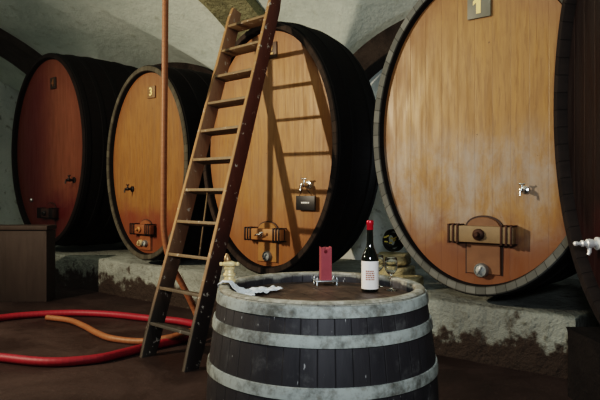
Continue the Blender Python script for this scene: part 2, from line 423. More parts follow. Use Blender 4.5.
# dark stone arches against the back wall
def wall_arch(name, uc, label):
    bm = bmesh.new(); rows = []
    for j in range(61):
        th = PI*j/60; t = -math.cos(th)
        z1 = SPR+1.30*math.sin(th); z0 = z1-.27; u1 = uc+2.33*t; u0 = uc+2.07*t
        if j in (0, 60): z0 = SPR
        rows.append([bm.verts.new(W(uu, cc, zz)) for uu, cc, zz in ((u1, WC1-.30, z1+.1), (u1, WC1-.30, z1), (u0, WC1-.30, SPR+1.04*math.sin(th)), (u0, WC1+.02, SPR+1.04*math.sin(th)))])
    for a, b in zip(rows, rows[1:]):
        for k in range(3): bm.faces.new([a[k], a[k+1], b[k+1], b[k]])
    return struct(link(name, bm, M['stone_dark'], angle=40), label, 'wall arch')
wall_arch('trim_4', PIER+BAY/2+.22, 'dark stone wall arch rising behind the cask numbered 1')
wall_arch('trim_5', PIER-BAY/2, 'dark stone wall arch behind the second cask from the left')
wall_arch('trim_6', PIER-1.5*BAY, 'dark stone wall arch left of the leftmost cask')
# plinths
def slab(name, pts, z, mat, label, rough_=.012, bev=.03):
    bm = bmesh.new(); N = len(pts); out = []
    for i in range(N):
        a, b = Vector(pts[i]), Vector(pts[(i+1) % N]); k = max(1, int((b-a).length/.12))
        for q in range(k): out.append(a+(b-a)*q/k)
    def ring(zz, inset):
        R = []
        cen = sum(out, Vector((0,0)))/len(out)
        for p in out:
            nn = noise.noise(Vector((p.x*3, p.y*3, zz*4)))*rough_*1.6
            R.append(bm.verts.new((p.x, p.y+nn+inset, zz+(nn*.7 if zz > .1 else 0))))
        return R
    zs = [0, z*.25, z*.5, z*.75, z-bev, z-bev*.3, z]; ins = [0, 0, 0, 0, 0, bev*.4, bev]
    R = [ring(a, b) for a, b in zip(zs, ins)]
    for a, b in zip(R, R[1:]):
        for i in range(len(a)): bm.faces.new([a[i], a[(i+1) % len(a)], b[(i+1) % len(a)], b[i]])
    bm.faces.new(R[-1])
    return struct(link(name, bm, mat, angle=50), label, 'plinth')
PZ = .50
q = [W(WU0+.02, 5.16).xy, W(-1.42, 5.16).xy, W(-1.2, 7.5).xy, W(WU0+.02, 7.5).xy]
slab('trim_7', q, PZ, M['plinth'], 'low limewashed masonry plinth carrying the row of casks, peeling to brown below')

# ------------------------------------------------------------------ casks
def ell(a, b, off, k, N): th = 2*PI*k/N; return (a+off)*math.cos(th), (b+off)*math.sin(th)
def text_mesh(s, size, depth):
    cu = bpy.data.curves.new('t', 'FONT'); cu.body = s; cu.size = size; cu.extrude = depth; cu.align_x = 'CENTER'; cu.align_y = 'CENTER'; cu.offset = size*.02
    o = bpy.data.objects.new('t', cu); C.objects.link(o)
    bpy.context.view_layer.update()
    me = bpy.data.meshes.new_from_object(o.evaluated_get(bpy.context.evaluated_depsgraph_get()))
    bpy.data.objects.remove(o); bm = bmesh.new(); bm.from_mesh(me); bpy.data.meshes.remove(me)
    bm.transform(Matrix.Rotation(PI/2, 4, 'X')); return bm
def make_cask(label, pos, az, a, b, zc, L, bulge, head, stave, recess=.07, chime=.085, hoop_at=(.03, .30, .62)):
    """pos: plan position of the middle of the front rim; az: plan direction of the axis"""
    root = thing('wine_cask', label, 'cask', (pos[0], pos[1], PZ), -az)
    cz = zc-PZ; N = 144
    bm = bmesh.new()                                             # staves: outer skin, sawn ends, inner rim
    NY = 16; prof = [(recess+.03, -.004), (recess, 0.0), (.012, .012), (0, .02), (0, chime-.012), (.012, chime)]
    for j in range(1, NY): prof.append((L*j/NY, chime+bulge*math.sin(PI*j/NY)))
    prof += [(L-.01, chime), (L, chime-.01), (L, .02), (L-recess, 0)]
    R = [[bm.verts.new((x, y, z)) for x, z in (ell(a, b, o_, k, N) for k in range(N))] for y, o_ in prof]
    for p, q_ in zip(R, R[1:]):
        for k in range(N): bm.faces.new([p[k], p[(k+1) % N], q_[(k+1) % N], q_[k]])
    link('staves', bm, stave, root, (0, 0, cz), angle=35)
    bm = bmesh.new()                                             # front head: slightly dished disc
    cen = bm.verts.new((0, .012, 0)); prev = None
    for s in (.25, .5, .75, 1.0):
        ring = [bm.verts.new((a*s*math.cos(2*PI*k/N), .012*(1-s*s), b*s*math.sin(2*PI*k/N))) for k in range(N)]
        for k in range(N):
            j = (k+1) % N
            bm.faces.new([cen, ring[k], ring[j]] if prev is None else [prev[k], ring[k], ring[j], prev[j]])
        prev = ring
    link('head', bm, head, root, (0, recess, cz), smooth_=True)
    bm = bmesh.new(); ring = [bm.verts.new((a*math.cos(2*PI*k/N), 0, b*math.sin(2*PI*k/N))) for k in range(N)]; bm.faces.new(ring)
    link('rear_head', bm, M['darkbar'], root, (0, L-recess, cz))
    for y0 in list(hoop_at)+[L-h-.07 for h in hoop_at]:
        bm = bmesh.new(); wd = .075; RR = []
        def off(y): return chime+bulge*math.sin(PI*max(0, min(1, y/L)))
        for y, o_ in ((y0, off(y0)-.004), (y0+.004, off(y0)+.009), (y0+wd-.004, off(y0+wd)+.009), (y0+wd, off(y0+wd)-.004)):
            RR.append([bm.verts.new((x, y, z)) for x, z in (ell(a, b, o_, k, N) for k in range(N))])
        for p, q_ in zip(RR, RR[1:]):
            for k in range(N): bm.faces.new([p[k], p[(k+1) % N], q_[(k+1) % N], q_[k]])
        link('hoop', bm, M['hoop'], root, (0, 0, cz), angle=40)
    return root, cz, recess
def head_xy(root, cz, recess, x, z, out=0.0): return (x, recess-out, cz+z)

def add_plate(c, x, z, w, h, txt, pm, nm, tilt=0.0):
    root, cz, rc = c
    bm = bmesh.new(); add_box(bm, (0, -.012, 0), (w, .024, h), .006)
    p = link('number_plate', bm, pm, root, (x, rc+.008, cz+z), (0, tilt, 0), angle=40)
    if txt:
        if txt == '1':
            bm = bmesh.new(); P_ = [(-.14, -.42), (.14, -.42), (.14, .42), (-.04, .42), (-.34, .22), (-.34, .02), (-.14, .14)]
            f_ = bm.faces.new([bm.verts.new((q_*h*.60-.002, -.0265, e_*h*.70-.012)) for q_, e_ in P_])
            g_ = bmesh.ops.extrude_face_region(bm, geom=[f_]); bmesh.ops.translate(bm, verts=[v for v in g_['geom'] if isinstance(v, bmesh.types.BMVert)], vec=(0, .004, 0))
            link('numeral', bm, nm, p)
        else: link('numeral', text_mesh(txt, h*.92, .004), nm, p, (0, -.0275, 0))
    return p
def add_manhole(c, x, z, w, h, barw, barh, barmat, doormat, clampmat):
    """arch-topped cleaning door low in the head, held by a stout crossbar with iron clamps"""
    root, cz, rc = c
    def arch(w_, h_, n_=20):
        P = [(-w_/2, 0), (w_/2, 0)]
        rise = w_*.30
        for k in range(n_+1):
            t = PI*k/n_; P.append((w_/2*math.cos(t), h_-rise+rise*math.sin(t)))
        return P
    bm = bmesh.new(); P = arch(w, h)
    f0 = [bm.verts.new((p, 0.006, q_)) for p, q_ in P]; f1 = [bm.verts.new((p*.94, -.022, q_*.97+.008)) for p, q_ in P]
    bm.faces.new(f1)
    for k in range(len(P)): bm.faces.new([f0[k], f0[(k+1) % len(P)], f1[(k+1) % len(P)], f1[k]])
    door = link('manhole_door', bm, doormat, root, (x, rc, cz+z), angle=30)
    bm = bmesh.new(); P2 = arch(w*1.06, h*1.03); n_ = len(P2)       # dark gap round the door
    A_ = [bm.verts.new((p, -.004, q_)) for p, q_ in P2]; B_ = [bm.verts.new((p*.93, -.004, q_*.975)) for p, q_ in P2]
    A2 = [bm.verts.new((p, .006, q_)) for p, q_ in P2]
    for k in range(1, n_):
        j = (k+1) % n_
        bm.faces.new([A_[k], A_[j], B_[j], B_[k]]); bm.faces.new([A2[k], A2[j], A_[j], A_[k]])
    link('door_surround', bm, M['darkbar'], root, (x, rc, cz+z-.004))
    bz = z+h*.70
    bm = bmesh.new(); add_box(bm, (0, -.075, 0), (barw, .07, barh), .012)
    bar = link('crossbar', bm, barmat, root, (x, rc, cz+bz), angle=40)
    for sx in (-1, 1):                                              # iron straps and stand-offs at each end
        for q_ in range(3):
            xx = sx*(barw/2-.018-.042*q_)
            bm = bmesh.new(); add_box(bm, (xx, -.114, 0), (.018, .012, barh*1.06), .003)
            add_box(bm, (xx, -.055, barh*.55), (.022, .125, .010), .002); add_box(bm, (xx, -.055, -barh*.55), (.022, .125, .010), .002)
            link('clamp', bm, clampmat, bar, angle=40)
        bm = bmesh.new(); add_box(bm, (sx*(barw/2-.06), -.02, 0), (.07, .045, barh*.9), .008); link('bar_block', bm, M['darkbar'], bar, angle=40)
    return bar, bz
def add_boss(c, x, z, r, mat, name='clamp_nut', handle=None):
    root, cz, rc = c
    bm = bmesh.new(); add_lathe(bm, [(0, -.02), (r, -.02), (r, .012), (r*.8, .022), (r*.5, .026), (r*.45, .05), (r*.3, .058), (0, .058)], 24, AXF)
    o = link(name, bm, mat, root, (x, rc-.118, cz+z), angle=35)
    if handle:
        bm = bmesh.new(); add_tube(bm, [(-r*1.5, -.05, -.012), (-r*.6, -.055, .004), (r*.6, -.055, .002), (r*1.6, -.05, .02)], [r*.22, r*.3, r*.3, r*.2], 10)
        add_lathe(bm, [(0, -r*.5), (r*.4, -r*.3), (r*.45, 0), (r*.4, r*.3), (0, r*.5)], 12, T(r*1.7, -.05, .024))
        link('wing_handle', bm, handle, o, angle=40)
    return o
def add_dial(c, x, z, r, mat, rim):
    root, cz, rc = c
    bm = bmesh.new(); add_lathe(bm, [(0, -.02), (r*1.0, -.02), (r*1.0, .03), (r*.88, .042), (r*.80, .042), (r*.78, .034)], 32, AXF)
    o = link('drain_cap', bm, rim, root, (x, rc-.022, cz+z), angle=35)
    bm = bmesh.new(); add_lathe(bm, [(r*.79, .03), (r*.6, .04), (r*.3, .05), (0, .052)], 24, AXF); link('cap_face', bm, mat, o, angle=35)
    bm = bmesh.new(); add_box(bm, (0, -.056, 0), (r*.28, .02, r*1.2), .004); link('cap_grip', bm, rim, o, (0,0,0), (0, .5, 0), angle=35)
    return o
def add_tap(c, x, z, s, mat, down=True):
    """small sampling tap: rose, body, spout and key"""
    root, cz, rc = c
    bm = bmesh.new()
    add_lathe(bm, [(0, -.01), (.045*s, -.01), (.045*s, .008), (.02*s, .014), (.017*s, .06*s), (.026*s, .066*s), (.026*s, .11*s), (.016*s, .116*s), (.014*s, .14*s), (0, .145*s)], 20, AXF)
    o = link('sample_tap', bm, mat, root, (x, rc, cz+z), angle=35)
    bm = bmesh.new(); add_tube(bm, [(0, -.12*s, -.005), (0, -.145*s, -.02*s), (0, -.15*s, -.06*s)], [.014*s, .014*s, .011*s], 12); link('spout', bm, mat, o, angle=40)
    bm = bmesh.new(); add_tube(bm, [(0, -.088*s, 0), (0, -.088*s, .06*s)], [.011*s, .011*s], 10)
    add_tube(bm, [(-.035*s, -.088*s, .072*s), (0, -.088*s, .06*s), (.035*s, -.088*s, .072*s)], [.009*s, .013*s, .009*s], 10); link('tap_key', bm, mat, o, angle=40)
    return o

def row_cask(label, u, zc, a, b, head, stave, L=1.85, bulge=.05, **k):
    return make_cask(label, W(u, 5.08).xy, A, a, b, zc, L, bulge, head, stave, **k)
k1 = row_cask('wine-red stained oval oak cask, leftmost of the row, behind the dark box', -9.707, 2.22, 1.12, 1.50, M['head_1'], M['stave_dark'])
k2 = row_cask('amber oval oak cask with plate 3 behind the hanging orange hose', -7.007, 1.914, .835, 1.248, M['head_2'], M['stave_olive'])
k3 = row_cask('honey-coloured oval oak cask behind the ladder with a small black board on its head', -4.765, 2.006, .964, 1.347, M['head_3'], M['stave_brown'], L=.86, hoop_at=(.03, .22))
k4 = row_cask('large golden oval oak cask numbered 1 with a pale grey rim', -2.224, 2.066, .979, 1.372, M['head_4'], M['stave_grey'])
# the one at the right edge is turned towards the others and stands forward
A5 = math.radians(88); e5 = Vector((math.cos(A5), -math.sin(A5))); n5 = Vector((math.sin(A5), math.cos(A5)))
edge5 = Vector((1.93, 4.40)); cen5 = edge5+e5*1.05-n5*.07
k5 = make_cask('very dark cask cut by the right edge, with a bright metal tap', cen5, A5, 1.05, 1.50, 2.10, 1.85, .05, M['head_5'], M['stave_edge'])
c0 = edge5-e5*.10+n5*.05
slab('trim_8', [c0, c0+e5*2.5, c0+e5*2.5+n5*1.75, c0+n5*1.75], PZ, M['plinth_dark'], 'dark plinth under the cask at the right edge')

# number plates
# fittings
def px_on_head(u0, zc, px, py, c=5.13):      # plan: read a fitting's place on a head from a sight line
    r = (px-300)/F
    # point W(u,c): (u*CA+c*SA) = r*(-u*SA+c*CA)
    u = (r*c*CA-c*SA)/(CA+r*SA); p = W(u, c); return u-u0, EYE+(HY-py)/F*p.y-zc
for k, u0, zc, bar, dz, sz in (
    (k4, -2.224, 2.066, (483, 234), (482, 270), (.32, .505, .60, .145)),
    (k3, -4.765, 2.006, (267, 234), (268, 256), (.30, .46, .56, .13)),
    (k2, -7.007, 1.914, (145, 229), (143, 243), (.26, .42, .46, .13)),
    (k1, -9.707, 2.22, (50, 213), (51, 230), (.30, .55, .50, .15))):
    bx, bz = px_on_head(u0, zc, *bar); dx, dz_ = px_on_head(u0, zc, *dz)
    w, h, bw, bh = sz
    wood = {id(k4): M['oldwood'], id(k3): M['orangewood'], id(k2): M['door_2'], id(k1): M['darkbar']}[id(k)]
    door = {id(k4): M['door_4'], id(k3): M['door_3'], id(k2): M['door_2'], id(k1): M['door_1']}[id(k)]
    add_manhole(k, bx, bz-h*.70, w, h, bw, bh, wood, door, M['rust'] if k is k4 else M['iron'])
    if k is k4: add_boss(k, bx, bz, .05, M['rust'])
    elif k is k3: add_boss(k, bx, bz, .035, M['steel'], handle=M['steel'])
    elif k is k2: add_boss(k, bx, bz, .04, M['orangewood'])
    else: add_boss(k, bx, bz, .04, M['iron'])
    if k is k4: add_dial(k, dx, dz_, .062, M['dial'], M['zinc'])
    if k is k3: add_dial(k, dx, dz_, .058, M['dial'], M['zinc'])
    if k is k2:
        add_dial(k, dx-.04, dz_, .045, M['oldwood'], M['brass']); add_dial(k, dx+.07, dz_, .045, M['dial'], M['zinc'])
x, z = px_on_head(-2.224, 2.066, 524, 190); add_tap(k4, x, z, .75, M['steel'])
x, z = px_on_head(-4.765, 2.006, 308, 185); add_tap(k3, x, z, 1.0, M['steel'])
bx, bz = px_on_head(-4.765, 2.006, 307, 203)
bm = bmesh.new(); add_box(bm, (0, -.012, 0), (.26, .02, .155), .004)
bd = thing('slate_board', 'small black hanging board with a white written line, on the cask behind the ladder', 'sign', (0,0,0))
wp = k3[0].matrix_basis @ Vector((0,0,0))
def on_cask(k, x, y, z):
    r = k[0]; v = Vector((x, y, z)); v.rotate(r.rotation_euler); return v+r.location
bd.location = on_cask(k3, bx, k3[2]-.03, k3[1]+bz-.078); bd.rotation_euler = (0, 0, -A)
link('panel', bm, M['black'], bd, (0, 0, .078), angle=40)
bm = bmesh.new()
for q_, wd in ((-.045, .02), (-.018, .026), (.014, .03), (.045, .02)): add_box(bm, (q_, -.0235, .004), (wd, .002, .016))
link('writing', bm, M['white'], bd, (0, 0, .078))
bm = bmesh.new()
add_tube(bm, catmull([(-.09, -.012, .155), (-.03, -.03, .23), (.0, -.05, .265), (.03, -.03, .23), (.09, -.012, .155)], 5), .003, 6); link('wire', bm, M['iron'], bd, smooth_=True)
x, z = px_on_head(-7.007, 1.914, 131, 189); add_tap(k2, x, z, .85, M['iron'])
x, z = px_on_head(-9.707, 2.22, 73, 180); add_tap(k1, x, z, 1.0, M['iron'])
x, z = px_on_head(-9.707, 2.22, 31, 200)
bm = bmesh.new(); add_lathe(bm, [(0, -.01), (.03, -.01), (.032, .02), (.02, .035), (0, .04)], 16, AXF); link('stud', bm, M['zinc'], k1[0], (x, k1[2], k1[1]+z), angle=40)
# big bright tap of the dark cask
s5 = .42-1.05; z5 = 1.17-2.10
bm = bmesh.new(); add_lathe(bm, [(0, -.01), (.07, -.01), (.07, .015), (.035, .025), (.034, .05), (.048, .06), (.052, .09), (.048, .12), (.03, .13), (.026, .15), (.036, .158), (.036, .175), (.022, .185), (.018, .215), (.025, .225), (.024, .25), (.012, .262), (0, .265)], 28, AXF)
t5 = link('tap', bm, M['chrome'], k5[0], (s5, k5[2], k5[1]+z5), angle=35); t5.scale = (.62, .62, .62); t5['label'] = 'bright nickel tap'
bm = bmesh.new(); add_tube(bm, [(0, -.09, 0), (0, -.09, -.09), (0, -.105, -.12)], [.024, .022, .018], 14); link('spout', bm, M['chrome'], t5, angle=40)
x5 = s5+.02
# extra iron trace of the small arch over the bars: handled by the door surround

for k, u0, zc, p_, w, h, tx, pm, nm in (
    (k4, -2.224, 2.066, (478.5, 3.5), .215, .25, '1', 'plate', 'numeral'),
    (k3, -4.765, 2.006, (270.5, 50), .17, .18, '2', 'plate_brown', 'numeral_dim'),
    (k2, -7.007, 1.914, (150.7, 92), .17, .165, '3', 'plate_tan', 'numeral'),
    (k1, -9.707, 2.22, (52.5, 83), .17, .19, '4', 'plate_dark', 'numeral_faint')):
    x, z = px_on_head(u0, zc, *p_); add_plate(k, x, z, w, h, tx, M[pm], M[nm])
# rubble between the casks, and the round bundle on it
def rock(name, c, s, seed, label, mat):
    bm = bmesh.new(); bmesh.ops.create_icosphere(bm, subdivisions=4, radius=1.0)
    for v in bm.verts:
        p = v.co.copy(); m = max(abs(p.x), abs(p.y), abs(p.z)); p = p.lerp(p/m*.88, .75)
        nn = noise.noise(p*1.6+Vector((seed*3.1, 0, 0)))*.12+noise.noise(p*5+Vector((seed, 2, 0)))*.09
        p *= 1+nn; v.co = Vector((p.x*s[0]/2, p.y*s[1]/2, max(-.44, p.z*.5)*s[2]))
    return tag(link(name, bm, mat, None, (*c.xy, c.z+s[2]*.44), (0, 0, -A+seed*.13), smooth_=True), label, 'stone', 'rough stones between the two middle casks')
rock('rubble_stone', W(-3.62, 6.0, PZ), (.50, .45, .20), 1, 'broad yellowish rough stone at the bottom of the heap between the casks', M['rubble'])
rock('rubble_stone', W(-3.24, 5.72, PZ), (.30, .34, .13), 2, 'low rough stone at the right foot of the heap under the cask numbered 1', M['rubble'])
rock('rubble_stone', W(-3.60, 6.0, PZ+.19), (.40, .36, .15), 3, 'pale rough stone topmost of the heap between the casks', M['rubble'])
hp = W(-3.62, 6.02, PZ+.328)
bun = thing('hose_coil', 'dark round coil with yellow flecks on the stones left of the cask numbered 1', 'coil', hp, -A)
bm = bmesh.new(); pts = []
for i in range(241):
    t = i/240; a_ = t*2*PI*6; r_ = .045+.075*abs(math.sin(t*PI*3)); pts.append((r_*math.cos(a_), -.05+.1*t, .135+r_*math.sin(a_)))
add_tube(bm, pts, .014, 8); link('coiled_hose', bm, M['bundle'], bun, smooth_=True)
for (x, z) in ((-.06, .17), (-.03, .185), (.03, .16), (.06, .14), (-.05, .12), (.01, .11), (.07, .17)):
    bm = bmesh.new(); add_box(bm, (x, -.068, z), (.042, .012, .018), .004, Matrix.Rotation(random.uniform(-.6, .6), 3, 'Y')); link('yellow_tie', bm, M['yellow'], bun, angle=40)

# ------------------------------------------------------------------ ladder
lad = thing('step_ladder', 'tall old wooden ladder with flat treads, paint-splashed rails, leaning towards the casks', 'ladder', (-.93, 5.17, 0), -.763)
LH, LEAN, SHIFT, LW = 3.638, 1.534, -.542, .658
ang = math.atan2(LEAN, LH); dirv = Vector((SHIFT, LEAN, LH))/LH; bk = Vector((0, math.cos(ang), -math.sin(ang)))
def rail(xc, top, flip):
    bm = bmesh.new(); w_, d_ = .046, .165; N_ = 24; rows = []
    for i in range(N_+1):
        s = top*i/N_
        z0 = dirv*s
        jit = .003*noise.noise(Vector((s*3, xc, 0)))
        row = []
        for (x, d) in ((-w_/2+.005, -d_/2), (w_/2-.005, -d_/2), (w_/2, -d_/2+.006), (w_/2, d_/2-.006), (w_/2-.005, d_/2), (-w_/2+.005, d_/2), (-w_/2, d_/2-.006), (-w_/2, -d_/2+.006)):
            k = 1.0
            if i == N_: k = .75
            p = z0+bk*d*k+Vector((xc+x+jit, 0, 0))
            if i == 0: p.z = 0; p.y = bk.y*d
            row.append(bm.verts.new(p))
        rows.append(row)
    for a, b in zip(rows, rows[1:]):
        for k in range(8):
            f = bm.faces.new([a[k], a[(k+1) % 8], b[(k+1) % 8], b[k]])
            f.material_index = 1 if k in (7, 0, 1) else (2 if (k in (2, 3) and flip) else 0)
    bm.faces.new(rows[0][::-1]); bm.faces.new(rows[-1])
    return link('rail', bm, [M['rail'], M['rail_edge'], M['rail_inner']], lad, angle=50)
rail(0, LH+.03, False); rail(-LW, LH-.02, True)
for i in range(11):
    z = .272+.311*i; c_ = dirv*z
    bm = bmesh.new(); add_box(bm, (c_.x-LW/2, c_.y, z), (LW-.03, .155, .030), .005, Matrix.Rotation(-.20, 3, 'X'), seg=2)
    for v in bm.verts:
        v.co.z += .004*noise.noise(Vector((v.co.x*6, i*3.0, v.co.y*9)))
    link('tread', bm, M['tread'], lad, angle=40)
zz = [.272+.311*k for k in range(10)]
bm = bmesh.new()
add_tube(bm, [(SHIFT/LH*zz[4]-.215, LEAN/LH*zz[2]+.05, zz[2]+.012), (SHIFT/LH*zz[4]-.325, LEAN/LH*zz[4]-.03, zz[4]-.01)], .0085, 10)
st = link('stay_rod', bm, M['tread'], lad, smooth_=True)

# ------------------------------------------------------------------ hoses
def hose(name, pts, r, mat, label, n_=14):
    bm = bmesh.new(); add_tube(bm, catmull(pts, n_), r, 16, uv=True)
    return tag(link(name, bm, mat, smooth_=True), label, 'hose')
def fp(px, py, r): return floor_pt(px, py, r)
R1 = .040
P1 = [fp(-230, 340, R1), fp(-120, 333, R1), fp(-45, 325, R1), fp(0, 318, R1), fp(35, 314.5, R1), fp(75, 313, R1), fp(112, 314.5, R1), fp(150, 318.5, R1), fp(178, 321, R1)]
P1 += [fp(199, 326, R1), fp(199, 334, R1), fp(178, 340, R1), fp(150, 346, R1), fp(125, 352.5, R1), fp(95, 359, R1), fp(50, 362, R1), fp(0, 357.5, R1), fp(-60, 350, R1), fp(-160, 340, R1), fp(-255, 350, R1)]
P1 = [p+Vector((0, 0, 0)) for p in P1]
hose('wine_hose', P1, R1, M['hose_red'], 'thick red hose lying in a wide loop on the floor behind the ladder')
R2 = .033
P2 = [(-1.405, 6.42, 5.06), (-1.41, 6.41, 4.0), (-1.42, 6.40, 2.6), (-1.43, 6.40, 1.5), (-1.425, 6.40, 1.08), (-1.36, 6.40, .78), (-1.22, 6.42, .50), (-1.10, 6.42, .25), (-1.05, 6.34, .10+R2)]
P2 = [Vector(p) for p in P2]
q0 = fp(205, 341, R2); q0.z = .085+R2
q1 = fp(178, 341, R2)
P2 += [Vector((-1.04, 6.18, .125)), Vector((-1.12, 6.05, .116)), Vector((-1.31, 5.98, .075)), fp(140, 341.5, R2), fp(112, 338.5, R2), fp(97, 333, R2), fp(85, 326.5, R2), fp(70, 320.5, R2), fp(47, 317.5, R2+.0)]
hose('wine_hose', P2, R2, M['hose_orange'], 'orange hose hanging from the vault before the second cask and trailing on the floor')

# ------------------------------------------------------------------ box at the left
bx = thing('storage_box', 'dark brown-grey wooden box standing in front of the leftmost cask', 'box', (-4.16, 8.75, 0), 0)
bm = bmesh.new(); add_box(bm, (0, -.2, .49), (1.34, .30, .98), .008); link('body', bm, M['boxwood'], bx, angle=40)
bm = bmesh.new(); add_box(bm, (0, -.2, 1.02), (1.37, .34, .06), .01); link('lid', bm, M['boxwood'], bx, angle=40)

# ------------------------------------------------------------------ upright vat used as a table
VX, VY, VT = .102, 2.86, 1.067
vat = thing('upright_vat', 'squat dark upright barrel with mouldy pale hoops used as a table', 'barrel', (VX, VY, 0))
def vr(z): return .474+.062*math.sin(PI*min(1, max(0, (VT-z)/1.12)))
bm = bmesh.new()
prof = [(vr(0)-.03, 0), (vr(0), 0)]+[(vr(VT*k/20), VT*k/20) for k in range(1, 20)]+[(vr(VT-.012), VT-.012), (.469, VT-.003), (.463, VT), (.439, VT), (.433, VT-.004), (.429, VT-.012), (.429, VT-.055), (vr(0)-.03, .0)]
add_lathe(bm, prof, 138)
for v in bm.verts:
    if v.co.z > VT-.02:
        a_ = math.atan2(v.co.y, v.co.x); v.co.z += .003*noise.noise(Vector((a_*9, 0, 0)))
link('staves', bm, M['vat'], vat, angle=35)
n = NT('vat_rim_wood'); co = n.coord(); f = n.noise(co, 22, 5, .65)
M['rim'] = n.fin(n.mix(n.ramp(f, .3, .7), (.17, .15, .11), (.40, .38, .32)), .7, 0, .3)
bm = bmesh.new(); add_lathe(bm, [(.4285, VT-.002), (.434, VT+.004), (.440, VT+.0055), (.464, VT+.0055), (.470, VT+.003), (.4755, VT-.004), (.4285, VT-.006)], 138, closed=True)
link('rim', bm, M['rim'], vat, angle=60)
TZ = VT-.045
bm = bmesh.new(); add_lathe(bm, [(.429, TZ-.04), (.429, TZ), (.30, TZ+.001), (0, TZ+.001)], 96); link('lid', bm, M['vat_top'], vat, angle=35)
for z0, z1 in ((1.008, 1.056), (.895, .945), (.70, .752), (.30, .35), (.06, .11)):
    bm = bmesh.new(); pr = [(vr(z0)-.002, z0), (vr(z0)+.007, z0+.003), (vr((z0+z1)/2)+.009, (z0+z1)/2), (vr(z1)+.007, z1-.003), (vr(z1)-.002, z1)]
    add_lathe(bm, pr, 138)
    for v in bm.verts: v.co.z += .003*noise.noise(Vector((v.co.x*3, v.co.y*3, z0*7)))
    link('hoop', bm, M['hoop_pale'], vat, angle=50)

TOP = TZ+.001
# bottle
bp = floor_pt(370, 291.5, TOP)
bo = thing('wine_bottle', 'dark wine bottle with red capsule and white label on the barrel top', 'bottle', bp)
bm = bmesh.new()
add_lathe(bm, [(0, .006), (.02, .004), (.034, 0), (.0405, .006), (.0415, .02), (.0415, .148), (.0405, .160), (.036, .176), (.027, .196), (.0195, .214), (.0160, .236), (.0142, .29), (.0142, .325), (.016, .327), (.016, .338), (.013, .341), (0, .341)], 40)
link('glass_body', bm, M['bottle'], bo, smooth_=True)
bm = bmesh.new(); add_lathe(bm, [(.0158, .299), (.0160, .300), (.0158, .322), (.0176, .325), (.0176, .341), (.0155, .3445), (0, .3445)], 32); link('capsule', bm, M['capsule'], bo, angle=50)
bm = bmesh.new()
def arc_patch(bm, r, a0, a1, z0, z1, n_=16):
    vs = [[bm.verts.new((r*math.cos(a0+(a1-a0)*k/n_), r*math.sin(a0+(a1-a0)*k/n_), z)) for k in range(n_+1)] for z in (z0, z1)]
    for k in range(n_): bm.faces.new([vs[0][k], vs[0][k+1], vs[1][k+1], vs[1][k]])
arc_patch(bm, .0420, -PI*.99, -PI*.01, .016, .150, 32)
lb = link('label', bm, M['paper'], bo, smooth_=True)
bm = bmesh.new(); fc = math.radians(-96)
rows = 5
for k in range(rows):
    z0 = .060+k*.0098
    aa = -.50
    while aa < .48:
        w_ = random.uniform(.10, .22); arc_patch(bm, .0424, fc+aa, fc+min(.5, aa+w_), z0, z0+.0068, 3); aa += w_+.045
link('label_print', bm, M['print'], lb)
# glasses
def wine_glass(px, py, s, label):
    p = floor_pt(px, py, TOP); g = thing('wine_glass', label, 'glass', p)
    bm = bmesh.new()
    add_lathe(bm, [(0, .0), (.031*s, .0), (.033*s, .0015), (.031*s, .003), (.012*s, .006), (.005*s, .012), (.0036*s, .02), (.0036*s, .066*s), (.006*s, .073*s), (.018*s, .082*s), (.029*s, .098*s), (.033*s, .115*s), (.0325*s, .13*s), (.0285*s, .158*s), (.0278*s, .160*s), (.0272*s, .158*s), (.0312*s, .13*s), (.0317*s, .115*s), (.0278*s, .099*s), (.017*s, .0835*s), (0, .0785*s)], 40)
    link('glass_body', bm, M['glass'], g, smooth_=True); return g
wine_glass(391, 290, 1.0, 'empty stemmed wine glass right of the bottle')
wine_glass(377.5, 286.5, 1.0, 'stemmed wine glass half hidden behind the bottle')
# candle and its stand
cp = floor_pt(325.5, 284.5, TOP)
cs = thing('candle_stand', 'small metal plate on four bolts carrying the red candle', 'candle holder', cp, .18)
bm = bmesh.new(); add_box(bm, (0, 0, .022), (.118, .086, .006), .002); link('plate', bm, M['zinc'], cs, angle=40)
for sx in (-1, 1):
    for sy in (-1, 1):
        bm = bmesh.new(); m_ = T(sx*.052, sy*.036, 0)
        add_lathe(bm, [(0, 0), (.005, 0), (.005, .010), (.0042, .011), (.0042, .038), (.003, .041), (0, .041)], 12, m_)
        add_lathe(bm, [(.0042, .026), (.008, .026), (.008, .032), (.0042, .032)], 6, m_)
        link('bolt', bm, M['zinc'], cs, angle=40)
ca = thing('pillar_candle', 'square red pillar candle with a melted notch, on the metal stand', 'candle', cp+Vector((0, 0, .0255)), .18)
bm = bmesh.new()
N_ = 12; hw, hd, ht = .028, .024, .168
def ctop(x, y):
    d = math.hypot((x+.004)/.016, (y+.014)/.022); return ht+.004*noise.noise(Vector((x*60, y*60, 0)))-.020*math.exp(-d*d*.9)+.006*math.exp(-((abs(x)-.03)/.008)**2)
top = [[bm.verts.new((-hw+2*hw*i/N_, -hd+2*hd*j/N_, ctop(-hw+2*hw*i/N_, -hd+2*hd*j/N_))) for j in range(N_+1)] for i in range(N_+1)]
bot = [[bm.verts.new((-hw+2*hw*i/N_, -hd+2*hd*j/N_, 0)) for j in range(N_+1)] for i in range(N_+1)]
for i in range(N_):
    for j in range(N_):
        bm.faces.new([top[i][j], top[i+1][j], top[i+1][j+1], top[i][j+1]]); bm.faces.new([bot[i][j], bot[i][j+1], bot[i+1][j+1], bot[i+1][j]])
    bm.faces.new([bot[i][0], bot[i+1][0], top[i+1][0], top[i][0]]); bm.faces.new([bot[i+1][N_], bot[i][N_], top[i][N_], top[i+1][N_]])
    bm.faces.new([bot[0][i+1], bot[0][i], top[0][i], top[0][i+1]]); bm.faces.new([bot[N_][i], bot[N_][i+1], top[N_][i+1], top[N_][i]])
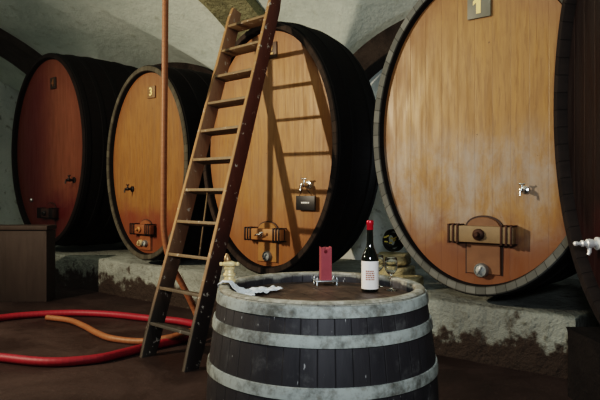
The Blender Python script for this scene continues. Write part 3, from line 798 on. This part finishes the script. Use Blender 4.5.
link('wax_body', bm, M['wax'], ca, angle=40)
bm = bmesh.new(); add_tube(bm, [(-.003, 0, ht-.016), (-.002, 0, ht+.002), (.002, -.002, ht+.010)], .0014, 6); link('wick', bm, M['black'], ca)
bm = bmesh.new()
add_lathe(bm, [(0, -.002), (.008, -.001), (.009, .0005), (.006, .0015), (0, .002)], 18, T(-.004, -hd-.0005, ht-.020) @ AXF); link('melt_drip', bm, M['wax_dark'], ca, smooth_=True)
# brass turned fitting
bq = Vector((-.338, 2.92, VT+.007))
bt = thing('brass_fitting', 'turned brass hose fitting standing at the left rim of the barrel top', 'fitting', bq)
bt.scale = (.85, .85, .78)
bm = bmesh.new(); add_lathe(bm, [(0, 0), (.034, 0), (.036, .006), (.036, .014), (.028, .020), (.026, .034), (.034, .038), (.036, .046), (.033, .054), (.026, .058), (.024, .074), (.030, .080), (.031, .092), (.025, .098), (.024, .104)], 36)
bm_b = bm; link('lower_body', bm, M['brass'], bt, angle=35)
bm = bmesh.new(); add_lathe(bm, [(.0, .100), (.036, .100), (.042, .105), (.042, .116), (.036, .122), (.026, .126), (.020, .129), (0, .129)], 8); 
for q_ in range(2):
    s_ = 1 if q_ else -1
    add_lathe(bm, [(0, -.012), (.009, -.010), (.011, 0), (.009, .010), (0, .012)], 10, T(s_*.046, 0, .111))
link('collar_nut', bm, M['brass'], bt, angle=35)
bm = bmesh.new(); add_lathe(bm, [(.019, .128), (.020, .140), (.014, .158), (.008, .170), (.005, .176), (0, .178)], 24, T(-.003, 0, 0) @ Matrix.Rotation(-.06, 4, 'Y')); 
o = link('conical_cap', bm, mat_plain('bronze', (.42, .27, .14), .4, .6), bt, angle=35)
# crumpled cloth over the rim
bm = bmesh.new(); NX, NY_ = 46, 22; G = []
A0 = Vector((-.318, 2.80)); B0 = Vector((-.112, 2.985)); sd = Vector((.76, -.65))
for i in range(NX+1):
    row = []; t = i/NX
    for j in range(NY_+1):
        s = j/NY_-.5
        wid = .19*(1-.70*t)*(1+.15*math.sin(t*17))+.012
        cpt = A0.lerp(B0, t)+sd*(s*wid)+Vector((.010*math.sin(t*14), .010*math.cos(s*9+t*6)))
        rr = math.hypot(cpt.x-VX, cpt.y-VY)
        base = TOP+(VT+.006-TOP)*smooth((rr-.387)/.045)
        if rr > .474:
            k = (rr-.474); cpt = Vector((VX, VY))+(cpt-Vector((VX, VY)))*((.486)/rr); base = VT+.004-k*1.1
        h = .006+.013*(noise.noise(Vector((cpt.x*34, cpt.y*34, 1)))+.55)+.008*abs(noise.noise(Vector((cpt.x*80, cpt.y*80, 4))))
        row.append(bm.verts.new((cpt.x, cpt.y, base+max(.003, h)*(1.0 if rr < .467 else .4))))
    G.append(row)
for i in range(NX):
    for j in range(NY_): bm.faces.new([G[i][j], G[i+1][j], G[i+1][j+1], G[i][j+1]])
cl = tag(link('wiping_cloth', bm, M['cloth'], smooth_=True), 'crumpled white cloth lying over the left rim of the barrel', 'cloth')
md = cl.modifiers.new('thick', 'SOLIDIFY'); md.thickness = .0015; md.offset = 1

# ------------------------------------------------------------------ light
def lamp(name, typ, loc, energy, col, size, target=None, **k):
    d = bpy.data.lights.new(name, typ); d.energy = energy; d.color = col
    if typ == 'AREA': d.size = size
    else: d.shadow_soft_size = size
    for a_, b2 in k.items(): setattr(d, a_, b2)
    o = bpy.data.objects.new(name, d); C.objects.link(o); o.location = loc
    if target is not None: o.rotation_euler = (Vector(target)-Vector(loc)).to_track_quat('-Z', 'Y').to_euler()
    return o
LP = W(-7.02, -.60, 3.40)
lamp('left_spot', 'SPOT', LP, 1350, (1.0, .84, .64), .06, W(-4.6, 5.0, 2.7), spot_size=math.radians(122), spot_blend=.8)
lamp('front_light', 'AREA', (.10, .10, 2.2), 24, (.88, .94, 1.0), .4, (.55, 3.6, 1.5), spread=math.radians(105))
lamp('wall_fill', 'POINT', W(-3.35, 6.95, 1.9), 9, (.84, .93, 1.0), .08)  # unseen fill added to brighten the wall between the middle casks
lamp('left_vault_fill', 'POINT', W(-10.2, 1.2, 4.2), 85, (1.0, .97, .84), .25)  # unseen fill added to lift the left bay of the vault
lamp('vault_fill', 'POINT', (.2, 3.6, 4.3), 55, (.90, 1.0, .95), .25)  # general fill for the vault, added without a visible source
w = bpy.data.worlds.new('World'); bpy.context.scene.world = w; w.use_nodes = True
w.node_tree.nodes['Background'].inputs[0].default_value = (.5, .6, .7, 1); w.node_tree.nodes['Background'].inputs[1].default_value = .02
# ------------------------------------------------------------------ camera
cd = bpy.data.cameras.new('Camera'); cam = bpy.data.objects.new('Camera', cd); C.objects.link(cam)
cam.location = (0, 0, EYE); cam.rotation_euler = (PI/2, 0, 0)
cd.sensor_width = 36; cd.lens = 36*F/600; cd.shift_y = -(200-HY)/600; cd.clip_start = .05; cd.clip_end = 60
bpy.context.scene.camera = cam
sc = bpy.context.scene
sc.view_settings.view_transform = 'Filmic'; sc.view_settings.look = 'High Contrast'; sc.view_settings.exposure = 0.0
